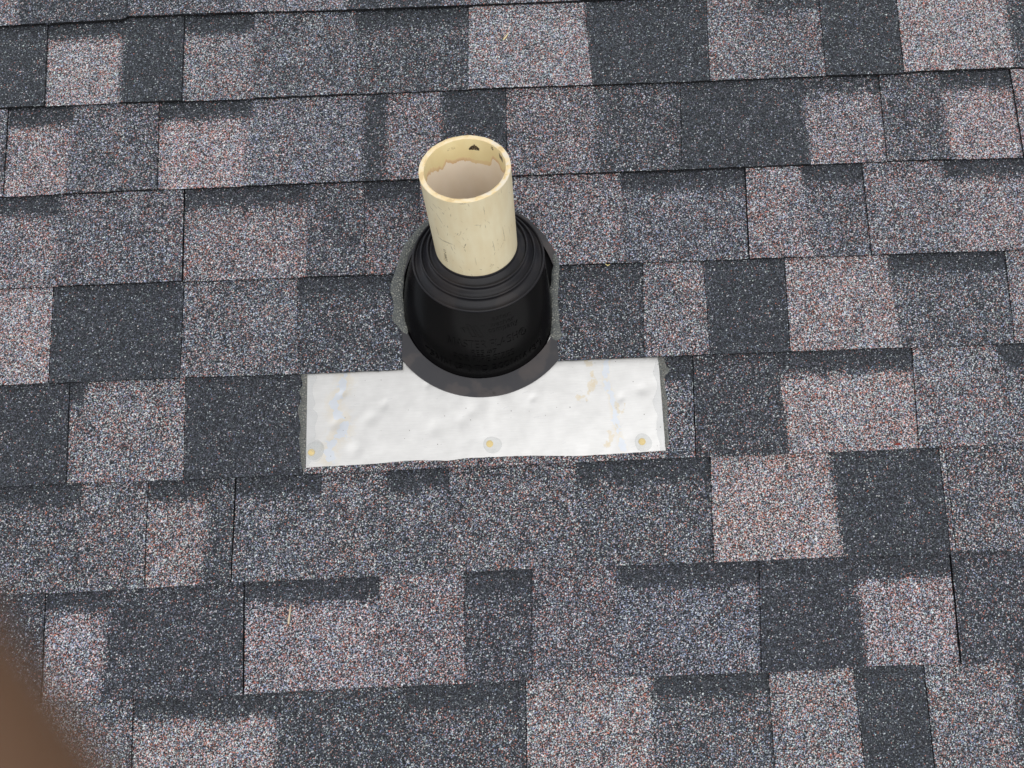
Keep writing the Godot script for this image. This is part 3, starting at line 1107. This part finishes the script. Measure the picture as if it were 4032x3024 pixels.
# a smear of sealant: a lumpy body that thins towards its outline
func smear(list: Array, top: float, thick: float, look: Material, edge_drop := 0.0, on_plate := false) -> ArrayMesh:
	var raw := outline(list)
	# rounder than the points given
	var curve := Curve2D.new()
	for i in raw.size():
		var d := (raw[(i + 1) % raw.size()] - raw[(i + raw.size() - 1) % raw.size()]) * 0.17
		curve.add_point(raw[i], -d, d)
	var d0 := (raw[1] - raw[raw.size() - 1]) * 0.17
	curve.add_point(raw[0], -d0, d0)
	curve.bake_interval = 0.0016
	var poly := curve.get_baked_points()
	poly.remove_at(poly.size() - 1)
	if Geometry2D.is_polygon_clockwise(poly):
		poly.reverse()
	# a fine grid of points inside, joined with the outline
	var points := PackedVector2Array(poly)
	var box := Rect2(poly[0], Vector2.ZERO)
	for q in poly:
		box = box.expand(q)
	var step := 0.0024
	var y := box.position.y
	while y < box.end.y:
		var x := box.position.x
		while x < box.end.x:
			var q := Vector2(x, y) + Vector2(rng.randf(), rng.randf()) * step * 0.7
			if Geometry2D.is_point_in_polygon(q, poly) and near_edge(q, poly) > 0.0009:
				points.append(q)
			x += step
		y += step
	var b := Builder.new()
	var heights := PackedFloat32Array()
	for i in points.size():
		var e := near_edge(points[i], poly) if i >= poly.size() else 0.0
		heights.append((plate_height(points[i].y) if on_plate else 0.0) + top - edge_drop + edge_drop * smoothstep(0.0, 0.003, e) + thick * sqrt(clampf(e / 0.004, 0.0, 1.0)) * (0.75 + 0.7 * ragged.get_noise_2d(points[i].x * 1.6, points[i].y * 1.6)))
	var cut := Geometry2D.triangulate_delaunay(points)
	var st := SurfaceTool.new()
	st.begin(Mesh.PRIMITIVE_TRIANGLES)
	st.set_smooth_group(0)
	for i in points.size():
		st.set_uv(points[i])
		st.add_vertex(at(points[i].x, points[i].y, heights[i]))
	for i in range(0, cut.size(), 3):
		var m := (points[cut[i]] + points[cut[i + 1]] + points[cut[i + 2]]) / 3.0
		if not Geometry2D.is_point_in_polygon(m, poly):
			continue
		var turn := (points[cut[i + 1]] - points[cut[i]]).cross(points[cut[i + 2]] - points[cut[i]])
		var order := [0, 1, 2] if turn < 0.0 else [0, 2, 1]
		for k: int in order:
			st.add_index(cut[i + k])
	st.generate_normals()
	var mesh: ArrayMesh = st.commit()
	mesh.surface_set_material(0, look)
	var skirt_walls := Builder.new()
	for i in poly.size():
		var j := (i + 1) % poly.size()
		var d := poly[j] - poly[i]
		var a := at(poly[i].x, poly[i].y, heights[i])
		var c := at(poly[j].x, poly[j].y, heights[j])
		var low := Vector3(0, -0.003, 0)
		skirt_walls.quad(a, c, c + low, a + low, at(d.y, -d.x, 0))
	if look.transparency == BaseMaterial3D.TRANSPARENCY_DISABLED:
		skirt_walls.add_to(mesh, look)
	return mesh


func near_edge(q: Vector2, poly: PackedVector2Array) -> float:
	var best := 1.0
	for i in poly.size():
		var j := (i + 1) % poly.size()
		best = minf(best, Geometry2D.get_closest_point_to_segment(q, poly[i], poly[j]).distance_to(q))
	return best


func build_sealant() -> void:
	var grey := sealant_look(Color8(66, 70, 73), Color8(98, 101, 98), 1.0, 0.5)
	var strip := sealant_look(Color8(88, 91, 91), Color8(122, 124, 119), 0.68, 0.35)
	var film := sealant_look(Color8(206, 212, 220), Color8(216, 220, 224), 0.16, 0.16)
	var l := thing("sealant_bead", "wide grey sealant smear along the left side of the black boot", "sealant")
	part("sealant_body", smear(SEAL_LEFT, 0.0078, 0.0011, grey, 0.0006), l)
	var r := thing("sealant_bead", "narrow grey sealant bead along the right side of the black boot", "sealant")
	part("sealant_body", smear(SEAL_RIGHT, 0.0080, 0.0013, grey, 0.0006), r)
	var a := thing("sealant_strip", "dull grey sealant strip along the left end of the aluminium plate", "sealant")
	part("sealant_body", smear(SEAL_STRIP_LEFT, 0.0003, 0.0007, strip, 0.0006, true), a)
	part("clear_film", smear(SEAL_FILM_LEFT, 0.0009, 0.0008, film, 0.0006, true), a)
	var c := thing("sealant_strip", "dull grey sealant strip along the right end of the aluminium plate", "sealant")
	part("sealant_body", smear(SEAL_STRIP_RIGHT, 0.0003, 0.0007, strip, 0.0006, true), c)
	part("clear_film", smear(SEAL_FILM_RIGHT, 0.0009, 0.0008, film, 0.0006, true), c)


func build_nails() -> void:
	var head := plain_look(Color8(240, 212, 138), 0.45, 0.5)
	var clear := sealant_look(Color8(186, 196, 198), Color8(200, 206, 206), 0.17, 0.12)
	var names := ["sealed nail at the left end of the aluminium plate, yellow under clear sealant", "sealed nail in the middle of the aluminium plate below the boot, yellow under clear sealant", "sealed nail at the right end of the aluminium plate, yellow under clear sealant"]
	for i in 3:
		var spot := Vector2(NAIL_SPOTS[i * 2], NAIL_SPOTS[i * 2 + 1]) * 0.001
		var dab := Vector2(DAB_SPOTS[i * 2], DAB_SPOTS[i * 2 + 1]) * 0.001
		var t := thing("nail", names[i], "nail", at(spot.x, spot.y, plate_height(spot.y) + 0.0002), "nails through the aluminium plate")
		var rows := []
		for e: Array in [[0.0049, 0.0], [0.0049, 0.0006], [0.0044, 0.0011], [0.0030, 0.0014], [0.0012, 0.0015], [0.0001, 0.0015]]:
			var row := []
			for k in 33:
				row.append(Vector3(e[0] * cos(TAU * k / 32.0), e[1], -e[0] * sin(TAU * k / 32.0)))
			rows.append(row)
		part("nail_head", sheet(rows, head, true), t)
		var o := at(dab.x - spot.x, dab.y - spot.y, 0)
		var film := []
		var size: float = [0.0132, 0.0125, 0.0125][i]
		for e: Array in [[1.0, -0.0002], [0.985, 0.0006], [0.95, 0.0012], [0.85, 0.0018], [0.6, 0.0024], [0.3, 0.0027], [0.01, 0.0028]]:
			var row := []
			for k in 49:
				var a := TAU * k / 48.0
				var rr: float = size * e[0] * (1.0 + 0.05 * sin(a * 2.0 + i * 2.0) + 0.03 * sin(a * 3.0 + i))
				row.append(o + Vector3(rr * cos(a), e[1], -rr * sin(a)))
			film.append(row)
		part("sealant_dab", sheet(film, clear, true), t)


# ---------------------------------------------------------------- bits blown onto the roof

func stick(points: Array, radii: Array, look: Material) -> ArrayMesh:
	var rows := []
	for i in points.size():
		var d: Vector3 = (points[mini(i + 1, points.size() - 1)] - points[maxi(i - 1, 0)]).normalized()
		var s := d.cross(Vector3.UP).normalized()
		var u := s.cross(d)
		var row := []
		for k in 9:
			var a := TAU * k / 8.0
			row.append(points[i] + (s * cos(a) + u * sin(a)) * radii[i])
		rows.append(row)
	return sheet(rows, look, true)


# how high the shingles stand over the roof plane at v
func shingle_height(v: float, lower_layer: bool) -> float:
	var k := ceili((0.4970 - v) / EXPOSURE)
	var s := 1.0 - (v - course_v(k)) / EXPOSURE
	return 0.0015 + 0.0068 * s - (0.0024 if lower_layer else 0.0)


func build_debris() -> void:
	var dry := plain_look(Color8(214, 198, 172), 0.8)
	var brown := plain_look(Color8(122, 82, 60), 0.85)
	var base := Vector2(TWIG[0], TWIG[1]) * 0.001
	var t := thing("twig", "short pale dry twig with a brown foot on a pink flecked tab below the flashing", "twig", at(base.x, base.y, shingle_height(base.y, true) + 0.0012))
	var tip := at(TWIG[4] * 0.001 - base.x, TWIG[5] * 0.001 - base.y, 0.004)
	var foot := at(TWIG[2] * 0.001 - base.x, TWIG[3] * 0.001 - base.y, 0.0005)
	part("stem", stick([foot, foot.lerp(tip, 0.42), foot.lerp(tip, 0.46) + Vector3(0.0003, 0, 0), foot.lerp(tip, 0.75) + Vector3(0.0002, 0, 0), tip], [0.0013, 0.0014, 0.0010, 0.0010, 0.0002], dry), t)
	part("foot", stick([Vector3(-0.0002, 0, 0.0008), foot * 0.5, foot * 1.05], [0.0006, 0.0017, 0.0012], brown), t)
	base = Vector2(STRAW[0], STRAW[1]) * 0.001
	t = thing("straw", "thin yellow straw on a pale tab near the upper edge of the view", "straw", at(base.x, base.y, shingle_height(base.y, false) + 0.0010))
	part("stem", stick([Vector3.ZERO, at(STRAW[2] * 0.001 - base.x, STRAW[3] * 0.001 - base.y, 0.0004), at(STRAW[4] * 0.001 - base.x, STRAW[5] * 0.001 - base.y, 0.001)], [0.0009, 0.0011, 0.0003], plain_look(Color8(240, 222, 172), 0.8)), t)
	base = Vector2(LEAF_BIT[0], LEAF_BIT[1]) * 0.001
	t = thing("leaf_bit", "tiny dark red curled leaf scrap at a butt edge on the right", "leaf", at(base.x, base.y, shingle_height(base.y, true) + 0.0002))
	var rows := []
	for i in 7:
		var f := i / 6.0
		var row := []
		for k in 5:
			var g := (k / 4.0 - 0.5) * 2.0
			row.append(Vector3(f * 0.0105, 0.0012 + 0.0012 * sin(f * PI) + 0.0009 * g * g, -0.0015 * sin(f * PI) - g * 0.0018 * sin(PI * clampf(f, 0.05, 0.95))))
		rows.append(row)
	var scrap := plain_look(Color8(128, 44, 32), 0.7)
	scrap.cull_mode = BaseMaterial3D.CULL_DISABLED
	part("blade", sheet(rows, scrap, false), t)
	base = Vector2(SEED_CURL[0], SEED_CURL[1]) * 0.001
	t = thing("grass_blade", "tiny curled straw coloured blade under a butt edge to the right of the boot", "grass blade", at(base.x, base.y, shingle_height(base.y, false) + 0.0010))
	part("stem", stick([Vector3.ZERO, at(SEED_CURL[2] * 0.001 - base.x, SEED_CURL[3] * 0.001 - base.y, 0.0004), at(SEED_CURL[4] * 0.001 - base.x, SEED_CURL[5] * 0.001 - base.y, 0.0)], [0.0004, 0.0009, 0.0004], plain_look(Color8(224, 208, 140), 0.8)), t)


# ---------------------------------------------------------------- the hand that holds the camera

func build_hand() -> void:
	# joints as seen from the lens: x right, y up, z towards the holder
	var eye := Transform3D(Basis(Vector3(0.99915, -0.00388, 0.04108), Vector3(0.04113, 0.17329, -0.98401), Vector3(-0.0033, 0.98486, 0.1733)), Vector3(0, 1.0735, 0.28803))
	var bones := [
		# index finger, whose side crosses the corner of the view
		[Vector3(-0.0905, 0.0420, 0.004), Vector3(-0.0630, 0.0240, -0.026), 0.0098, 0.0088], [Vector3(-0.0630, 0.0240, -0.026), Vector3(-0.0395, -0.0028, -0.0335), 0.0088, 0.0080], [Vector3(-0.0395, -0.0028, -0.0335), Vector3(-0.0223, -0.0224, -0.0320), 0.0079, 0.0071],
		# middle finger
		[Vector3(-0.1010, 0.0260, 0.004), Vector3(-0.0790, 0.0070, -0.032), 0.0100, 0.0090], [Vector3(-0.0790, 0.0070, -0.032), Vector3(-0.0545, -0.0210, -0.0370), 0.0090, 0.0082], [Vector3(-0.0545, -0.0210, -0.0370), Vector3(-0.0400, -0.0410, -0.0330), 0.0080, 0.0070],
		# ring finger
		[Vector3(-0.1120, 0.0100, 0.006), Vector3(-0.0940, -0.0100, -0.030), 0.0096, 0.0086], [Vector3(-0.0940, -0.0100, -0.030), Vector3(-0.0730, -0.0370, -0.0350), 0.0086, 0.0078], [Vector3(-0.0730, -0.0370, -0.0350), Vector3(-0.0610, -0.0560, -0.0300), 0.0076, 0.0068],
		# little finger
		[Vector3(-0.1230, -0.0050, 0.010), Vector3(-0.1090, -0.0240, -0.022), 0.0088, 0.0078], [Vector3(-0.1090, -0.0240, -0.022), Vector3(-0.0930, -0.0450, -0.0260), 0.0078, 0.0070], [Vector3(-0.0930, -0.0450, -0.0260), Vector3(-0.0840, -0.0600, -0.0220), 0.0068, 0.0060],
		# palm
		[Vector3(-0.0905, 0.0420, 0.004), Vector3(-0.1500, 0.0300, 0.040), 0.0120, 0.0160], [Vector3(-0.1010, 0.0260, 0.004), Vector3(-0.1540, 0.0180, 0.040), 0.0120, 0.0170], [Vector3(-0.1120, 0.0100, 0.006), Vector3(-0.1580, 0.0080, 0.040), 0.0118, 0.0170], [Vector3(-0.1230, -0.0050, 0.010), Vector3(-0.1620, -0.0020, 0.042), 0.0110, 0.0165],
		# thumb
		[Vector3(-0.1450, 0.0340, 0.036), Vector3(-0.1080, 0.0560, 0.046), 0.0150, 0.0120], [Vector3(-0.1080, 0.0560, 0.046), Vector3(-0.0740, 0.0470, 0.046), 0.0112, 0.0098], [Vector3(-0.0740, 0.0470, 0.046), Vector3(-0.0500, 0.0340, 0.042), 0.0096, 0.0080],
		# wrist and forearm
		[Vector3(-0.1560, 0.0130, 0.040), Vector3(-0.2000, 0.0000, 0.064), 0.0230, 0.0250], [Vector3(-0.2000, 0.0000, 0.064), Vector3(-0.3200, -0.0400, 0.150), 0.0250, 0.0370],
	]
	var wrist := Vector3(-0.2000, 0.0000, 0.064)
	var t := thing("hand", "blurred brown finger of the hand at the lower left corner, close to the lens", "hand")
	t.transform = roof_frame * eye * Transform3D(Basis.IDENTITY, wrist)
	var skin := plain_look(linear_color(0.180, 0.098, 0.055), 0.55, 0.4)
	skin.subsurf_scatter_enabled = true
	skin.subsurf_scatter_strength = 0.05
	part("skin", flesh(bones, 0.0034, wrist, skin), t)
	# nails on the finger ends, on the side away from the palm
	var horn := plain_look(Color8(176, 128, 104), 0.35)
	for k: int in [2, 5, 8, 11, 18]:
		var a: Vector3 = bones[k][0] - wrist
		var b: Vector3 = bones[k][1] - wrist
		var d := (b - a).normalized()
		var back := Vector3(0, 0, -1) if k < 18 else Vector3(0.1, 0.3, 1.0)
		back = (back - d * back.dot(d)).normalized()
		var s := d.cross(back)
		var rows := []
		for i in 6:
			var f := i / 5.0
			var row := []
			for j in 7:
				var g := (j / 6.0 - 0.5) * 2.0
				var r: float = bones[k][3]
				row.append(b + d * (lerpf(-0.006, 0.006, f)) + s * (g * r * 0.66 * (1.0 - 0.25 * pow(f, 4.0))) + back * (sqrt(maxf(0.0, 1.0 - g * g * 0.45)) * r * (1.02 - 0.16 * f * f)))
			rows.append(row)
		part("fingernail", sheet(rows, horn, false), t)
	# a sleeve ends the forearm
	var cloth := plain_look(Color8(58, 66, 84), 0.95, 0.2)
	var from := Vector3(-0.262, -0.0207, 0.1084) - wrist
	var along := (Vector3(-0.3200, -0.0400, 0.150) - Vector3(-0.2000, 0.0000, 0.064)).normalized()
	var side := along.cross(Vector3.UP).normalized()
	var up := side.cross(along)
	var rows2 := []
	for e: Array in [[0.004, 0.0365], [-0.002, 0.0380], [-0.002, 0.0410], [0.004, 0.0420], [0.03, 0.0425], [0.06, 0.0450], [0.09, 0.0460], [0.13, 0.0500], [0.131, 0.001]]:
		var row := []
		for k in 33:
			var a := TAU * k / 32.0
			var r: float = e[1] * (1.0 + 0.03 * sin(a * 3.0 + e[0] * 90.0))
			row.append(from + along * e[0] + (side * cos(a) + up * sin(a)) * r)
		rows2.append(row)
	part("sleeve", sheet(rows2, cloth, false), t)


# one continuous skin round tapered bones: a smooth minimum of capsules, meshed by surface nets
func flesh(bones: Array, cell: float, base: Vector3, look: Material) -> ArrayMesh:
	var lo := Vector3.INF
	var hi := -Vector3.INF
	for b: Array in bones:
		for p: Vector3 in [b[0], b[1]]:
			lo = lo.min(p - Vector3.ONE * 0.045)
			hi = hi.max(p + Vector3.ONE * 0.045)
	var size := Vector3i(((hi - lo) / cell).ceil())
	var nx := size.x
	var ny := size.y
	var nz := size.z
	var field := PackedFloat32Array()
	field.resize(nx * ny * nz)
	field.fill(0.05)
	var smooth := 0.005
	for b: Array in bones:
		var p0: Vector3 = b[0]
		var p1: Vector3 = b[1]
		var r0: float = b[2]
		var r1: float = b[3]
		var pad := maxf(r0, r1) + 0.012
		var from := Vector3i(((p0.min(p1) - Vector3.ONE * pad - lo) / cell).floor()).clamp(Vector3i.ZERO, size - Vector3i.ONE)
		var to := Vector3i(((p0.max(p1) + Vector3.ONE * pad - lo) / cell).ceil()).clamp(Vector3i.ZERO, size - Vector3i.ONE)
		var ab := p1 - p0
		var len2 := ab.length_squared()
		for z in range(from.z, to.z + 1):
			for y in range(from.y, to.y + 1):
				for x in range(from.x, to.x + 1):
					var p := lo + Vector3(x, y, z) * cell
					var f := clampf((p - p0).dot(ab) / len2, 0.0, 1.0)
					var d := p.distance_to(p0 + ab * f) - lerpf(r0, r1, f)
					if d > 0.012:
						continue
					var i := (z * ny + y) * nx + x
					var old := field[i]
					var h := clampf(0.5 + 0.5 * (old - d) / smooth, 0.0, 1.0)
					field[i] = lerpf(old, d, h) - smooth * h * (1.0 - h)
	var st := SurfaceTool.new()
	st.begin(Mesh.PRIMITIVE_TRIANGLES)
	st.set_smooth_group(0)
	var vertex := {}
	var count := 0
	for z in nz - 1:
		for y in ny - 1:
			for x in nx - 1:
				var at0 := (z * ny + y) * nx + x
				var inside := 0
				var vals := PackedFloat32Array()
				for k in 8:
					var v := field[at0 + (k & 1) + ((k >> 1) & 1) * nx + (k >> 2) * nx * ny]
					vals.append(v)
					if v < 0.0:
						inside += 1
				if inside == 0 or inside == 8:
					continue
				var sum := Vector3.ZERO
				var hits := 0
				for k in 8:
					for bit: int in [1, 2, 4]:
						if k & bit:
							continue
						var a := vals[k]
						var c := vals[k | bit]
						if (a < 0.0) == (c < 0.0):
							continue
						var f := a / (a - c)
						var q0 := Vector3(k & 1, (k >> 1) & 1, k >> 2)
						var k2 := k | bit
						var q1 := Vector3(k2 & 1, (k2 >> 1) & 1, k2 >> 2)
						sum += q0.lerp(q1, f)
						hits += 1
				vertex[at0] = count
				count += 1
				st.add_vertex(lo + (Vector3(x, y, z) + sum / hits) * cell - base)
	for z in range(1, nz - 1):
		for y in range(1, ny - 1):
			for x in range(1, nx - 1):
				var i := (z * ny + y) * nx + x
				var here := field[i] < 0.0
				for axis in 3:
					var ahead: int = i + [1, nx, nx * ny][axis]
					if here == (field[ahead] < 0.0):
						continue
					var s1: int = [nx, nx * ny, 1][axis]
					var s2: int = [nx * ny, 1, nx][axis]
					var q := [i, i - s1, i - s1 - s2, i - s2]
					var whole := true
					for k: int in q:
						whole = whole and vertex.has(k)
					if not whole:
						continue
					if here:
						q.reverse()
					for k: int in [0, 1, 2, 0, 2, 3]:
						st.add_index(vertex[q[k]])
	st.generate_normals()
	var mesh: ArrayMesh = st.commit()
	mesh.surface_set_material(0, look)
	return mesh
